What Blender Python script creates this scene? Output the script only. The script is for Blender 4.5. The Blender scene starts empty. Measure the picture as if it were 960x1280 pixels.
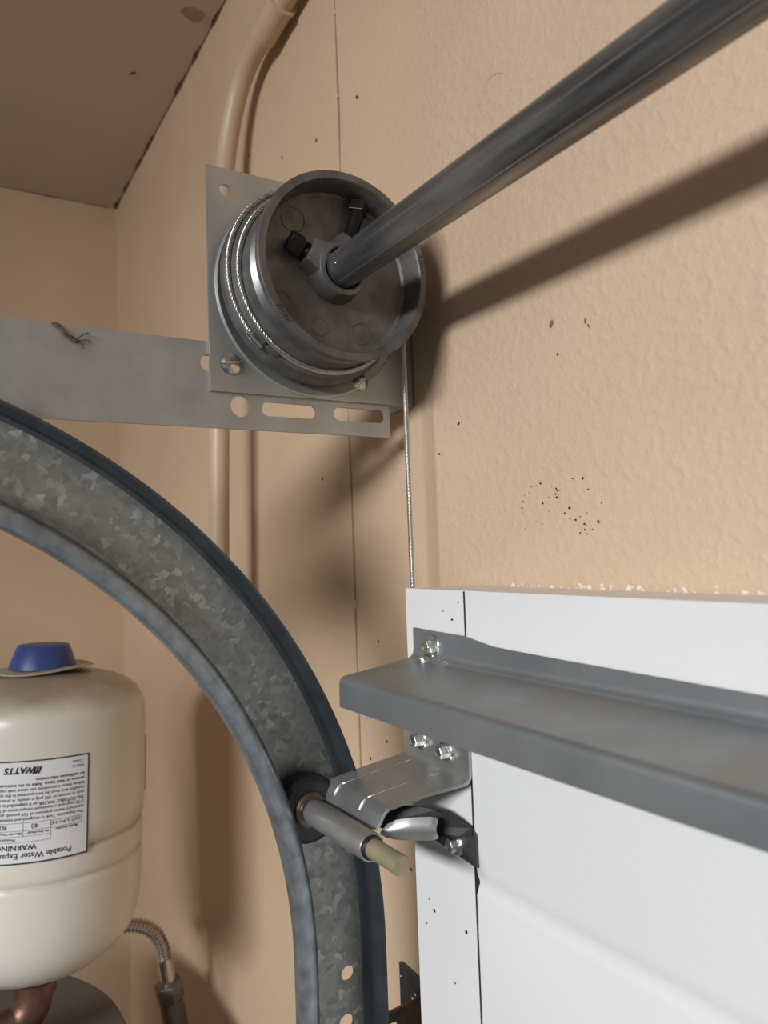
import bpy, bmesh, math, random
from mathutils import Vector, Matrix

random.seed(7)
scene = bpy.context.scene
COL = scene.collection
PI = math.pi

# ------------------------------------------------------------------ camera
cam_d = bpy.data.cameras.new('camera')
cam = bpy.data.objects.new('camera', cam_d)
COL.objects.link(cam)
cam_d.sensor_fit = 'HORIZONTAL'
cam_d.sensor_width = 36.0
cam_d.lens = 949.5 / 960.0 * 36.0
cam_d.clip_start = 0.01
RM = Matrix(((0.5239990, 0.0611677, 0.8495196), (0.8509438, 0.0049433, -0.5252335), (-0.0363267, 0.9981153, -0.0494600)))
cam.matrix_world = Matrix.Translation((0.49, -0.334, 2.2)) @ RM.to_4x4()
cam_d.dof.use_dof = True
cam_d.dof.focus_distance = 0.52
cam_d.dof.aperture_fstop = 12.0
scene.camera = cam

# ------------------------------------------------------------------ light
w = bpy.data.worlds.new('garage_air')
scene.world = w
w.use_nodes = True
bg = w.node_tree.nodes['Background']
bg.inputs[0].default_value = (0.94, 0.97, 1.0, 1)
bg.inputs[1].default_value = 0.09
ld = bpy.data.lights.new('ceiling_lamp', 'AREA')      # lensed strip lamp under the ceiling, aimed down at the door
ld.shape = 'RECTANGLE'
ld.size = 1.25
ld.size_y = 0.28
ld.energy = 13.5
ld.spread = math.radians(97)
ld.color = (0.965, 0.985, 1.0)
lo = bpy.data.objects.new('ceiling_lamp', ld)
lo.location = (1.05, -2.4, 2.82)
lo.rotation_euler = (Vector((0.3, 0.0, 1.3)) - Vector((1.05, -2.4, 2.82))).to_track_quat('-Z', 'Y').to_euler()
COL.objects.link(lo)
scene.view_settings.view_transform = 'Standard'
scene.view_settings.look = 'None'
scene.view_settings.exposure = 1.03
scene.view_settings.gamma = 1.0
scene.view_settings.use_curve_mapping = False

# ------------------------------------------------------------------ materials
def mat(name, col, rough=0.5, metal=0.0, var=0.08, vscale=12.0, bump=0.0, bscale=200.0, bdist=0.001, spec=0.5, col2=None, detail=4.0, stretch=None):
    m = bpy.data.materials.new(name)
    m.use_nodes = True
    nt = m.node_tree
    b = nt.nodes['Principled BSDF']
    b.inputs['Roughness'].default_value = rough
    b.inputs['Metallic'].default_value = metal
    b.inputs['Specular IOR Level'].default_value = spec
    tc = nt.nodes.new('ShaderNodeNewGeometry')
    vec = tc.outputs['Position']
    if stretch:
        mp = nt.nodes.new('ShaderNodeVectorMath'); mp.operation = 'MULTIPLY'
        mp.inputs[1].default_value = stretch
        nt.links.new(vec, mp.inputs[0]); vec = mp.outputs[0]
    n = nt.nodes.new('ShaderNodeTexNoise')
    n.inputs['Scale'].default_value = vscale
    n.inputs['Detail'].default_value = detail
    nt.links.new(vec, n.inputs['Vector'])
    r = nt.nodes.new('ShaderNodeValToRGB')
    r.color_ramp.elements[0].position = 0.3
    r.color_ramp.elements[1].position = 0.7
    if col2 is None:
        c0 = [max(0, c * (1 - var)) for c in col]; c1 = [min(1, c * (1 + var)) for c in col]
    else:
        c0, c1 = col, col2
    r.color_ramp.elements[0].color = (*c0, 1)
    r.color_ramp.elements[1].color = (*c1, 1)
    nt.links.new(n.outputs['Fac'], r.inputs[0])
    nt.links.new(r.outputs[0], b.inputs['Base Color'])
    if bump > 0:
        n2 = nt.nodes.new('ShaderNodeTexNoise')
        n2.inputs['Scale'].default_value = bscale
        n2.inputs['Detail'].default_value = 3
        nt.links.new(vec, n2.inputs['Vector'])
        bp = nt.nodes.new('ShaderNodeBump')
        bp.inputs['Strength'].default_value = bump
        bp.inputs['Distance'].default_value = bdist
        nt.links.new(n2.outputs['Fac'], bp.inputs['Height'])
        nt.links.new(bp.outputs[0], b.inputs['Normal'])
    m['ramp'] = r.name
    return m

WALL = (0.60, 0.437, 0.303)
def wall_mat(name, bump, chips=False, col=WALL):
    m = mat(name, col, 0.55, 0, 0.05, 6.0, bump, 150.0, 0.0022)
    nt = m.node_tree
    b = nt.nodes['Principled BSDF']
    # knockdown relief: noise pushed through a ramp so it reads as flat blobs
    n2 = [n for n in nt.nodes if n.type == 'TEX_NOISE'][1]
    bp = [n for n in nt.nodes if n.type == 'BUMP'][0]
    rr = nt.nodes.new('ShaderNodeValToRGB')
    rr.color_ramp.elements[0].position = 0.45
    rr.color_ramp.elements[1].position = 0.72
    nt.links.new(n2.outputs['Fac'], rr.inputs[0])
    nt.links.new(rr.outputs[0], bp.inputs['Height'])
    if chips:
        geo = [n for n in nt.nodes if n.type == 'NEW_GEOMETRY'][0]
        sep = nt.nodes.new('ShaderNodeSeparateXYZ')
        nt.links.new(geo.outputs['Position'], sep.inputs[0])
        nz = nt.nodes.new('ShaderNodeTexNoise'); nz.inputs['Scale'].default_value = 220; nz.inputs['Detail'].default_value = 4
        nt.links.new(geo.outputs['Position'], nz.inputs['Vector'])
        ma = nt.nodes.new('ShaderNodeMath'); ma.operation = 'MULTIPLY_ADD'
        ma.inputs[1].default_value = 0.022; ma.inputs[2].default_value = 2.1612
        nt.links.new(nz.outputs['Fac'], ma.inputs[0])
        lt = nt.nodes.new('ShaderNodeMath'); lt.operation = 'LESS_THAN'
        nt.links.new(sep.outputs['Z'], lt.inputs[0]); nt.links.new(ma.outputs[0], lt.inputs[1])
        gx = nt.nodes.new('ShaderNodeMath'); gx.operation = 'GREATER_THAN'; gx.inputs[1].default_value = 0.105
        nt.links.new(sep.outputs['X'], gx.inputs[0])
        mu = nt.nodes.new('ShaderNodeMath'); mu.operation = 'MULTIPLY'
        nt.links.new(lt.outputs[0], mu.inputs[0]); nt.links.new(gx.outputs[0], mu.inputs[1])
        mx = nt.nodes.new('ShaderNodeMix'); mx.data_type = 'RGBA'
        mx.inputs['B'].default_value = (0.80, 0.70, 0.62, 1)
        nt.links.new(mu.outputs[0], mx.inputs['Factor'])
        nt.links.new(nt.nodes[m['ramp']].outputs[0], mx.inputs['A'])
        nt.links.new(mx.outputs['Result'], b.inputs['Base Color'])
    return m

def spangle_mat(name, dark, mid, light, rough=0.42, scale=110):
    m = mat(name, mid, rough, 0.75, 0.1, 20)
    nt = m.node_tree
    b = nt.nodes['Principled BSDF']
    geo = [n for n in nt.nodes if n.type == 'NEW_GEOMETRY'][0]
    nz = nt.nodes.new('ShaderNodeTexNoise'); nz.inputs['Scale'].default_value = 130; nz.inputs['Detail'].default_value = 2
    nt.links.new(geo.outputs['Position'], nz.inputs['Vector'])
    ad = nt.nodes.new('ShaderNodeVectorMath'); ad.operation = 'MULTIPLY_ADD'
    ad.inputs[1].default_value = (0.012, 0.012, 0.012)
    nt.links.new(nz.outputs['Color'], ad.inputs[0]); nt.links.new(geo.outputs['Position'], ad.inputs[2])
    v = nt.nodes.new('ShaderNodeTexVoronoi'); v.inputs['Scale'].default_value = scale
    nt.links.new(ad.outputs[0], v.inputs['Vector'])
    sp = nt.nodes.new('ShaderNodeSeparateColor'); nt.links.new(v.outputs['Color'], sp.inputs[0])
    r = nt.nodes.new('ShaderNodeValToRGB')
    e = r.color_ramp.elements
    e[0].position = 0.0; e[0].color = (*dark, 1)
    e[1].position = 1.0; e[1].color = (*light, 1)
    k = e.new(0.55); k.color = (*mid, 1)
    k = e.new(0.86); k.color = (*[c * 1.12 for c in mid], 1)
    nt.links.new(sp.outputs[0], r.inputs[0])
    nt.links.new(r.outputs[0], b.inputs['Base Color'])
    ro = nt.nodes.new('ShaderNodeMapRange')
    ro.inputs['To Min'].default_value = rough - 0.08; ro.inputs['To Max'].default_value = rough + 0.12
    nt.links.new(sp.outputs[1], ro.inputs['Value']); nt.links.new(ro.outputs[0], b.inputs['Roughness'])
    return m

M = {}
M['wall_tex'] = wall_mat('tan_textured_paint', 0.26, True)
M['wall_smooth'] = wall_mat('tan_smooth_paint', 0.10, col=(0.60, 0.438, 0.294))
M['wall_board'] = wall_mat('tan_board_paint', 0.14, col=(0.60, 0.438, 0.296))
M['ceiling'] = mat('ceiling_paint', (0.58, 0.49, 0.41), 0.7, 0, 0.04, 5, 0.1, 120)
M['crack'] = mat('crack_dark', (0.10, 0.055, 0.03), 0.9, 0, 0.4, 200)
M['bare'] = mat('bare_paper', (0.40, 0.29, 0.18), 0.9, 0, 0.2, 150)
M['joint'] = mat('chipped_joint', (0.16, 0.085, 0.045), 0.9, 0, 0.4, 120)
M['floor'] = mat('concrete', (0.35, 0.33, 0.30), 0.85, 0, 0.12, 8)
M['speck'] = mat('dark_speck', (0.045, 0.03, 0.02), 0.9, 0, 0.3, 300)
M['door'] = mat('white_door_paint', (0.70, 0.70, 0.70), 0.42, 0, 0.015, 10, 0.22, 170, 0.0012)
M['stile'] = mat('white_stile_paint', (0.72, 0.715, 0.715), 0.38, 0, 0.02, 14, 0.05, 60, 0.001)
M['black'] = mat('black_gap', (0.01, 0.01, 0.01), 0.8, 0, 0.2, 50)
M['galv'] = mat('galvanised_sheet', (0.435, 0.445, 0.435), 0.42, 0.75, 0.12, 38, 0.06, 420, 0.0006)
M['strut'] = mat('galvanised_strut', (0.285, 0.315, 0.33), 0.42, 0.7, 0.10, 24, 0.05, 260, 0.0008)
def dusty(m):
    nt = m.node_tree; b = nt.nodes['Principled BSDF']
    geo = [n for n in nt.nodes if n.type == 'NEW_GEOMETRY'][0]
    sp = nt.nodes.new('ShaderNodeSeparateXYZ'); nt.links.new(geo.outputs['True Normal'], sp.inputs[0])
    nz = nt.nodes.new('ShaderNodeTexNoise'); nz.inputs['Scale'].default_value = 22; nz.inputs['Detail'].default_value = 5
    nt.links.new(geo.outputs['Position'], nz.inputs['Vector'])
    r = nt.nodes.new('ShaderNodeMapRange'); r.inputs['From Min'].default_value = 0.35; r.inputs['From Max'].default_value = 0.65
    nt.links.new(nz.outputs['Fac'], r.inputs['Value'])
    gt = nt.nodes.new('ShaderNodeMath'); gt.operation = 'GREATER_THAN'; gt.inputs[1].default_value = 0.9
    nt.links.new(sp.outputs['Z'], gt.inputs[0])
    mu = nt.nodes.new('ShaderNodeMath'); mu.operation = 'MULTIPLY'
    nt.links.new(gt.outputs[0], mu.inputs[0]); nt.links.new(r.outputs[0], mu.inputs[1])
    m2 = nt.nodes.new('ShaderNodeMath'); m2.operation = 'MULTIPLY'; m2.inputs[1].default_value = 0.75
    nt.links.new(mu.outputs[0], m2.inputs[0])
    mx = nt.nodes.new('ShaderNodeMix'); mx.data_type = 'RGBA'
    mx.inputs['B'].default_value = (0.20, 0.175, 0.145, 1)
    nt.links.new(m2.outputs[0], mx.inputs['Factor'])
    nt.links.new(nt.nodes[m['ramp']].outputs[0], mx.inputs['A'])
    nt.links.new(mx.outputs['Result'], b.inputs['Base Color'])
    inv = nt.nodes.new('ShaderNodeMapRange'); inv.inputs['To Min'].default_value = 0.7; inv.inputs['To Max'].default_value = 0.1
    nt.links.new(m2.outputs[0], inv.inputs['Value']); nt.links.new(inv.outputs[0], b.inputs['Metallic'])
dusty(M['strut'])
M['track'] = spangle_mat('spangled_zinc', (0.24, 0.245, 0.23), (0.29, 0.295, 0.275), (0.46, 0.47, 0.44), 0.45, 230)
M['track_lip'] = mat('zinc_lip', (0.25, 0.28, 0.30), 0.42, 0.7, 0.28, 85, 0.10, 190, 0.0008, detail=6)
M['track_out'] = mat('zinc_flange_shaded', (0.075, 0.09, 0.10), 0.45, 0.7, 0.25, 40, 0, stretch=(1, 1, 1))  # far darker than the web: shade painted into the flange colour
M['cast'] = mat('cast_alloy', (0.145, 0.138, 0.13), 0.47, 0.55, 0.28, 70, 0.16, 420, 0.0008, detail=6)
M['groove'] = mat('machined_alloy', (0.17, 0.17, 0.17), 0.36, 0.8, 0.2, 150)
M['shaft'] = mat('steel_shaft', (0.085, 0.086, 0.088), 0.32, 0.8, 0.40, 80, 0.06, 260, 0.0005, col2=(0.34, 0.345, 0.35), detail=7, stretch=(0.16, 1.6, 1.6))
M['seam'] = mat('shaft_seam', (0.36, 0.36, 0.36), 0.3, 0.85, 0.2, 60)
M['bolt_black'] = mat('black_oxide', (0.025, 0.022, 0.02), 0.4, 0.6, 0.3, 200)
M['cable'] = mat('wire_rope', (0.62, 0.62, 0.61), 0.3, 0.95, 0.12, 300)
M['screw'] = mat('zinc_screw', (0.62, 0.62, 0.58), 0.22, 0.95, 0.12, 200)
M['slot'] = mat('screw_slot', (0.04, 0.04, 0.04), 0.7, 0.4, 0.1, 100)
M['bracket'] = mat('zinc_bracket', (0.43, 0.435, 0.425), 0.36, 0.8, 0.10, 60, 0.04, 400, 0.0005)
M['tube'] = mat('bracket_tube', (0.40, 0.40, 0.385), 0.38, 0.75, 0.12, 70, 0.04, 400, 0.0004)
M['black_nylon'] = mat('black_roller', (0.012, 0.012, 0.012), 0.45, 0, 0.2, 80)
M['stem'] = mat('aged_steel_stem', (0.36, 0.31, 0.20), 0.45, 0.4, 0.15, 80)
M['brownsteel'] = mat('greasy_steel', (0.12, 0.09, 0.075), 0.4, 0.6, 0.3, 150)
M['conduit'] = mat('tan_painted_conduit', (0.55, 0.403, 0.272), 0.42, 0, 0.05, 20, 0.03, 90, 0.0008)
M['tank'] = mat('cream_enamel', (0.74, 0.69, 0.605), 0.30, 0, 0.025, 9)
def dome_dust(m):
    nt = m.node_tree; b = nt.nodes['Principled BSDF']
    geo = [n for n in nt.nodes if n.type == 'NEW_GEOMETRY'][0]
    sp = nt.nodes.new('ShaderNodeSeparateXYZ'); nt.links.new(geo.outputs['Normal'], sp.inputs[0])
    nz = nt.nodes.new('ShaderNodeTexNoise'); nz.inputs['Scale'].default_value = 26; nz.inputs['Detail'].default_value = 5
    nt.links.new(geo.outputs['Position'], nz.inputs['Vector'])
    ad = nt.nodes.new('ShaderNodeMath'); ad.operation = 'MULTIPLY_ADD'; ad.inputs[1].default_value = 0.8
    nt.links.new(nz.outputs['Fac'], ad.inputs[0]); nt.links.new(sp.outputs['Z'], ad.inputs[2])
    r = nt.nodes.new('ShaderNodeMapRange'); r.inputs['From Min'].default_value = 0.72; r.inputs['From Max'].default_value = 1.35; r.inputs['To Max'].default_value = 0.8
    nt.links.new(ad.outputs[0], r.inputs['Value'])
    mx = nt.nodes.new('ShaderNodeMix'); mx.data_type = 'RGBA'
    mx.inputs['B'].default_value = (0.30, 0.225, 0.15, 1)
    nt.links.new(r.outputs[0], mx.inputs['Factor'])
    nt.links.new(nt.nodes[m['ramp']].outputs[0], mx.inputs['A'])
    nt.links.new(mx.outputs['Result'], b.inputs['Base Color'])
dome_dust(M['tank'])
M['blue'] = mat('blue_plastic', (0.045, 0.085, 0.30), 0.40, 0, 0.1, 40)
M['tag'] = mat('tag_paper', (0.52, 0.47, 0.38), 0.6, 0, 0.1, 60)
M['label'] = mat('label_white', (0.80, 0.79, 0.80), 0.35, 0, 0.01, 20)
M['ink'] = mat('label_ink', (0.02, 0.018, 0.018), 0.5, 0, 0.1, 50)
M['copper'] = mat('tarnished_copper', (0.16, 0.085, 0.06), 0.42, 0.7, 0.35, 60)
M['heater'] = mat('grey_heater_enamel', (0.105, 0.095, 0.09), 0.5, 0, 0.08, 12)
M['chrome'] = mat('stainless', (0.66, 0.62, 0.58), 0.2, 0.95, 0.1, 120)
M['ironpipe'] = mat('grey_pipe', (0.22, 0.20, 0.18), 0.5, 0.6, 0.25, 70)
M['jamb_br'] = mat('dark_zinc', (0.085, 0.09, 0.095), 0.45, 0.6, 0.3, 120)
M['smudge'] = mat('brown_smudge', (0.20, 0.135, 0.085), 0.9, 0, 0.3, 300)
M['dark_arm'] = mat('shade_black_steel', (0.03, 0.03, 0.03), 0.6, 0.2, 0.3, 120)  # near-black colour paints in the shade on the lower bracket arm
M['husk'] = mat('brown_husk', (0.09, 0.045, 0.02), 0.6, 0, 0.5, 300)

# ------------------------------------------------------------------ helpers
def link(name, me, m, parent=None, smooth=False, bevel=0.0, segs=2):
    o = bpy.data.objects.new(name, me)
    COL.objects.link(o)
    if m is not None:
        me.materials.clear(); me.materials.append(M[m] if isinstance(m, str) else m)
    if parent is not None:
        o.parent = parent
        o.matrix_parent_inverse = Matrix.Translation(parent.location).inverted() if parent.type == 'EMPTY' else Matrix.Identity(4)
    if smooth:
        for p in me.polygons: p.use_smooth = True
    if bevel > 0:
        b = o.modifiers.new('bevel', 'BEVEL'); b.width = bevel; b.segments = segs; b.limit_method = 'ANGLE'; b.angle_limit = math.radians(40)
    return o

def mesh(name, vs, fs, m, parent=None, smooth=False, bevel=0.0, solid=0.0, offset=-1.0, autos=None):
    me = bpy.data.meshes.new(name)
    me.from_pydata([tuple(v) for v in vs], [], fs)
    bm = bmesh.new(); bm.from_mesh(me)
    bmesh.ops.recalc_face_normals(bm, faces=bm.faces)
    bm.to_mesh(me); bm.free()
    o = link(name, me, m, parent, smooth)
    if solid:
        s = o.modifiers.new('solid', 'SOLIDIFY'); s.thickness = solid; s.offset = offset
    if bevel:
        b = o.modifiers.new('bevel', 'BEVEL'); b.width = bevel; b.segments = 2; b.limit_method = 'ANGLE'; b.angle_limit = math.radians(40)
    if solid and smooth:
        es = o.modifiers.new('split', 'EDGE_SPLIT'); es.split_angle = math.radians(45)
    elif smooth and autos is not None:
        me.set_sharp_from_angle(angle=math.radians(autos))
    return o

def empty(name, loc, label=None, cat=None, group=None):
    o = bpy.data.objects.new(name, None)
    o.empty_display_size = 0.02
    o.location = loc
    COL.objects.link(o)
    if label: o['label'] = label
    if cat: o['category'] = cat
    if group: o['group'] = group
    return o

def tag(o, label, cat, group=None, kind=None):
    o['label'] = label; o['category'] = cat
    if group: o['group'] = group
    if kind: o['kind'] = kind
    return o

def box(name, a, b, m, parent=None, bevel=0.0):
    x0, y0, z0 = a; x1, y1, z1 = b
    vs = [(x0, y0, z0), (x1, y0, z0), (x1, y1, z0), (x0, y1, z0), (x0, y0, z1), (x1, y0, z1), (x1, y1, z1), (x0, y1, z1)]
    fs = [(0, 1, 2, 3), (4, 5, 6, 7), (0, 1, 5, 4), (1, 2, 6, 5), (2, 3, 7, 6), (3, 0, 4, 7)]
    return mesh(name, vs, fs, m, parent, bevel=bevel)

def frame(d):
    d = Vector(d).normalized()
    up = Vector((0, 0, 1)) if abs(d.z) < 0.9 else Vector((0, 1, 0))
    u = d.cross(up).normalized(); v = u.cross(d).normalized()
    return d, u, v

def lathe_data(prof, org, axis, seg=48, cap0=True, cap1=True):
    d, u, v = frame(axis); org = Vector(org)
    vs, fs = [], []
    n = len(prof)
    for h, r in prof:
        for k in range(seg):
            a = 2 * PI * k / seg
            vs.append(org + d * h + (u * math.cos(a) + v * math.sin(a)) * r)
    for i in range(n - 1):
        for k in range(seg):
            k2 = (k + 1) % seg
            fs.append((i * seg + k, i * seg + k2, (i + 1) * seg + k2, (i + 1) * seg + k))
    if cap0: fs.append(tuple(range(seg)))
    if cap1: fs.append(tuple((n - 1) * seg + k for k in range(seg)))
    return vs, fs

def lathe(name, prof, org, axis, m, parent=None, seg=48, cap0=True, cap1=True, autos=35):
    vs, fs = lathe_data(prof, org, axis, seg, cap0, cap1)
    return mesh(name, vs, fs, m, parent, smooth=True, autos=autos)

def tube_data(path, r, seg=12, caps=True, base=0):
    path = [Vector(p) for p in path]
    n = len(path); vs, fs = [], []
    rr = r if isinstance(r, (list, tuple)) else [r] * n
    t = (path[1] - path[0]).normalized()
    _, u, v = frame(t)
    for i, p in enumerate(path):
        if i == 0: tn = path[1] - path[0]
        elif i == n - 1: tn = path[-1] - path[-2]
        else: tn = path[i + 1] - path[i - 1]
        tn.normalize()
        u = (u - tn * u.dot(tn)).normalized(); v = tn.cross(u)
        for k in range(seg):
            a = 2 * PI * k / seg
            vs.append(p + (u * math.cos(a) + v * math.sin(a)) * rr[i])
    for i in range(n - 1):
        for k in range(seg):
            k2 = (k + 1) % seg
            fs.append((base + i * seg + k, base + i * seg + k2, base + (i + 1) * seg + k2, base + (i + 1) * seg + k))
    if caps:
        fs.append(tuple(base + k for k in range(seg)))
        fs.append(tuple(base + (n - 1) * seg + k for k in range(seg)))
    return vs, fs

def tube(name, path, r, m, parent=None, seg=12, autos=40):
    vs, fs = tube_data(path, r, seg)
    return mesh(name, vs, fs, m, parent, smooth=True, autos=autos)

def catmull(pts, k=8):
    pts = [Vector(p) for p in pts]
    P = [pts[0] * 2 - pts[1]] + pts + [pts[-1] * 2 - pts[-2]]
    out = []
    for i in range(1, len(P) - 2):
        for j in range(k):
            t = j / k
            out.append(0.5 * ((2 * P[i]) + (P[i + 1] - P[i - 1]) * t + (2 * P[i - 1] - 5 * P[i] + 4 * P[i + 1] - P[i + 2]) * t * t + (3 * P[i] - P[i - 1] - 3 * P[i + 1] + P[i + 2]) * t ** 3))
    out.append(P[-2])
    return out

def circle2(cx, cy, r, n=28):
    return [(cx + r * math.cos(2 * PI * k / n), cy + r * math.sin(2 * PI * k / n)) for k in range(n)]

def slot2(x0, x1, cy, r, n=10):
    out = []
    for k in range(n + 1):
        a = -PI / 2 + PI * k / n
        out.append((x1 - r + r * math.cos(a), cy + r * math.sin(a)))
    for k in range(n + 1):
        a = PI / 2 + PI * k / n
        out.append((x0 + r + r * math.cos(a), cy + r * math.sin(a)))
    return out

def sheet(name, outline, holes, fn, thick, m, parent=None, bevel=0.0004):
    """flat plate with real holes; fn(u, v, t) -> xyz, t runs 0..thick"""
    bm = bmesh.new()
    loops = [outline] + list(holes)
    for lp in loops:
        vv = [bm.verts.new((p[0], p[1], 0)) for p in lp]
        for i in range(len(vv)): bm.edges.new((vv[i], vv[(i + 1) % len(vv)]))
    bmesh.ops.triangle_fill(bm, use_beauty=True, use_dissolve=False, edges=bm.edges[:])
    r = bmesh.ops.extrude_face_region(bm, geom=bm.faces[:])
    for v in [g for g in r['geom'] if isinstance(g, bmesh.types.BMVert)]: v.co.z = thick
    for v in bm.verts: v.co = Vector(fn(v.co.x, v.co.y, v.co.z))
    bmesh.ops.recalc_face_normals(bm, faces=bm.faces)
    me = bpy.data.meshes.new(name); bm.to_mesh(me); bm.free()
    return link(name, me, m, parent)

def loft(name, sections, m, parent=None, thick=0.0, offset=1.0, smooth=True, autos=40, closed=False):
    n = len(sections[0]); vs, fs = [], []
    for s in sections: vs += [Vector(p) for p in s]
    for i in range(len(sections) - 1):
        for k in range(n if closed else n - 1):
            k2 = (k + 1) % n
            fs.append((i * n + k, i * n + k2, (i + 1) * n + k2, (i + 1) * n + k))
    if closed:
        fs.append(tuple(range(n))); fs.append(tuple((len(sections) - 1) * n + k for k in range(n)))
    return mesh(name, vs, fs, m, parent, smooth=smooth, solid=thick, offset=offset, autos=autos)

def hexhead(name, p, axis, parent, washer=0.0068, hexr=0.0046, h=0.0055, m='screw'):
    """washer-faced hex screw head, washer as one lathe and the hex on it"""
    wo = lathe(name, [(0, washer), (0.0010, washer), (0.0016, washer * 0.92), (0.0018, washer * 0.6)], p, axis, m, parent, 28)
    vs, fs = lathe_data([(0.0015, hexr), (h - 0.001, hexr), (h, hexr * 0.82), (h - 0.0006, hexr * 0.5)], p, axis, 6)
    hx = mesh('hex_head', vs, fs, m, None, bevel=0.0004)
    hx.parent = wo
    return wo

def slotted(name, p, axis, parent, r=0.0078, h=0.0035, rot=0.0, m='screw'):
    """round-headed slotted screw"""
    d, u, v = frame(axis); p = Vector(p)
    u2 = u * math.cos(rot) + v * math.sin(rot); v2 = -u * math.sin(rot) + v * math.cos(rot)
    cols = [-1, -0.9, -0.75, -0.55, -0.35, -0.14, -0.139, 0.139, 0.14, 0.35, 0.55, 0.75, 0.9, 1]
    nr = 13; vs, fs = [], []
    for c in cols:
        w_ = math.sqrt(max(0, 1 - c * c))
        for j in range(nr):
            t = -1 + 2 * j / (nr - 1)
            q = t * w_
            rad = min(1, math.hypot(c, q))
            z = h * math.sqrt(max(0, 1 - rad * rad * 0.97)) 
            if abs(c) < 0.1395: z = h * 0.3
            vs.append(p + u2 * (c * r) + v2 * (q * r) + d * z)
    for i in range(len(cols) - 1):
        for j in range(nr - 1):
            fs.append((i * nr + j, (i + 1) * nr + j, (i + 1) * nr + j + 1, i * nr + j + 1))
    return mesh(name, vs, fs, m, parent, smooth=True, autos=40)

def text_mesh(body, size, fn, extr=0.0, shear=0.0, bold=0.0, align='LEFT', spacing=1.0):
    """flat letter outlines mapped by fn(u, v, t) ; returns verts, faces"""
    cu = bpy.data.curves.new('lettering', 'FONT')
    cu.body = body; cu.size = size; cu.shear = shear; cu.offset = bold
    cu.align_x = align; cu.extrude = extr; cu.resolution_u = 3; cu.space_character = spacing
    o = bpy.data.objects.new('lettering', cu); COL.objects.link(o)
    dg = bpy.context.evaluated_depsgraph_get()
    me = bpy.data.meshes.new_from_object(o.evaluated_get(dg))
    vs = [fn(v.co.x, v.co.y, v.co.z) for v in me.vertices]
    fs = [tuple(p.vertices) for p in me.polygons]
    bpy.data.objects.remove(o); bpy.data.curves.remove(cu); bpy.data.meshes.remove(me)
    return vs, fs

def merge(lst):
    V, F = [], []
    for vs, fs in lst:
        b = len(V); V += list(vs); F += [tuple(i + b for i in f) for f in fs]
    return V, F

def plain(name, vs, fs, m, parent=None):
    me = bpy.data.meshes.new(name); me.from_pydata([tuple(v) for v in vs], [], fs)
    return link(name, me, m, parent)

def struct(o, label=None):
    o['kind'] = 'structure'
    if label: o['label'] = label
    return o

# ------------------------------------------------------------------ the setting
X_SIDE = -1.0
GAP = -0.105
def ceil_z(x): return 2.879 + 0.022 * (x + 1.0)
wf = struct(empty('wall_front', (0.0, 0.0, 0.0)), 'tan painted front wall above and beside the white garage door')
struct(box('backing', (X_SIDE - 0.1, 0.014, 0.0), (0.05, 0.10, 3.05), 'crack', wf))
box('drywall_panel', (X_SIDE - 0.1, 0.0, 0.0), (GAP - 0.0012, 0.014, 3.05), 'wall_smooth', wf)
box('header_panel', (0.0265, 0.0, 2.10), (3.2, 0.10, 3.05), 'wall_tex', wf)
# jamb board: its left edge is slightly uneven, so the joint opens and closes like a crack
je = []
zz = 0.0
while zz < 3.05:
    je.append((GAP + 0.0016 * math.sin(zz * 9.0) * math.sin(zz * 23 + 1) + random.uniform(-0.0006, 0.0006) - 0.0002, zz)); zz += 0.03
je.append((GAP, 3.05))
sheet('jamb_board', je + [(0.0260, 3.05), (0.0260, 0.0)], [], lambda u, v, t: (u, 0.001 + t, v), 0.013, 'wall_board', wf)
# caulk blobs on the joint
for (z, s) in ((2.152, 0.0045), (2.075, 0.0022), (2.62, 0.002), (2.70, 0.0025)):
    lathe('caulk_blob', [(-0.001, s), (0.0012, s * 0.9), (0.002, s * 0.5)], (GAP - 0.001, 0.001, z), (0, -1, 0), 'wall_board', wf, 12)
# specks and stain flecks on the wall
def fleck(x, z, s, a=0.0, el=1.0, y=0.0, m='speck', name='wall_speck', par=wf):
    vs = []
    n = 7
    for k in range(n):
        t = 2 * PI * k / n
        r = s * random.uniform(0.7, 1.2)
        p, q = r * math.cos(t) * el, r * math.sin(t)
        vs.append((x + p * math.cos(a) - q * math.sin(a), y - 0.0006, z + p * math.sin(a) + q * math.cos(a)))
    vs.append((x, y - 0.0010, z)); fs = [(k, (k + 1) % n, n) for k in range(n)]
    return vs, fs
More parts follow.
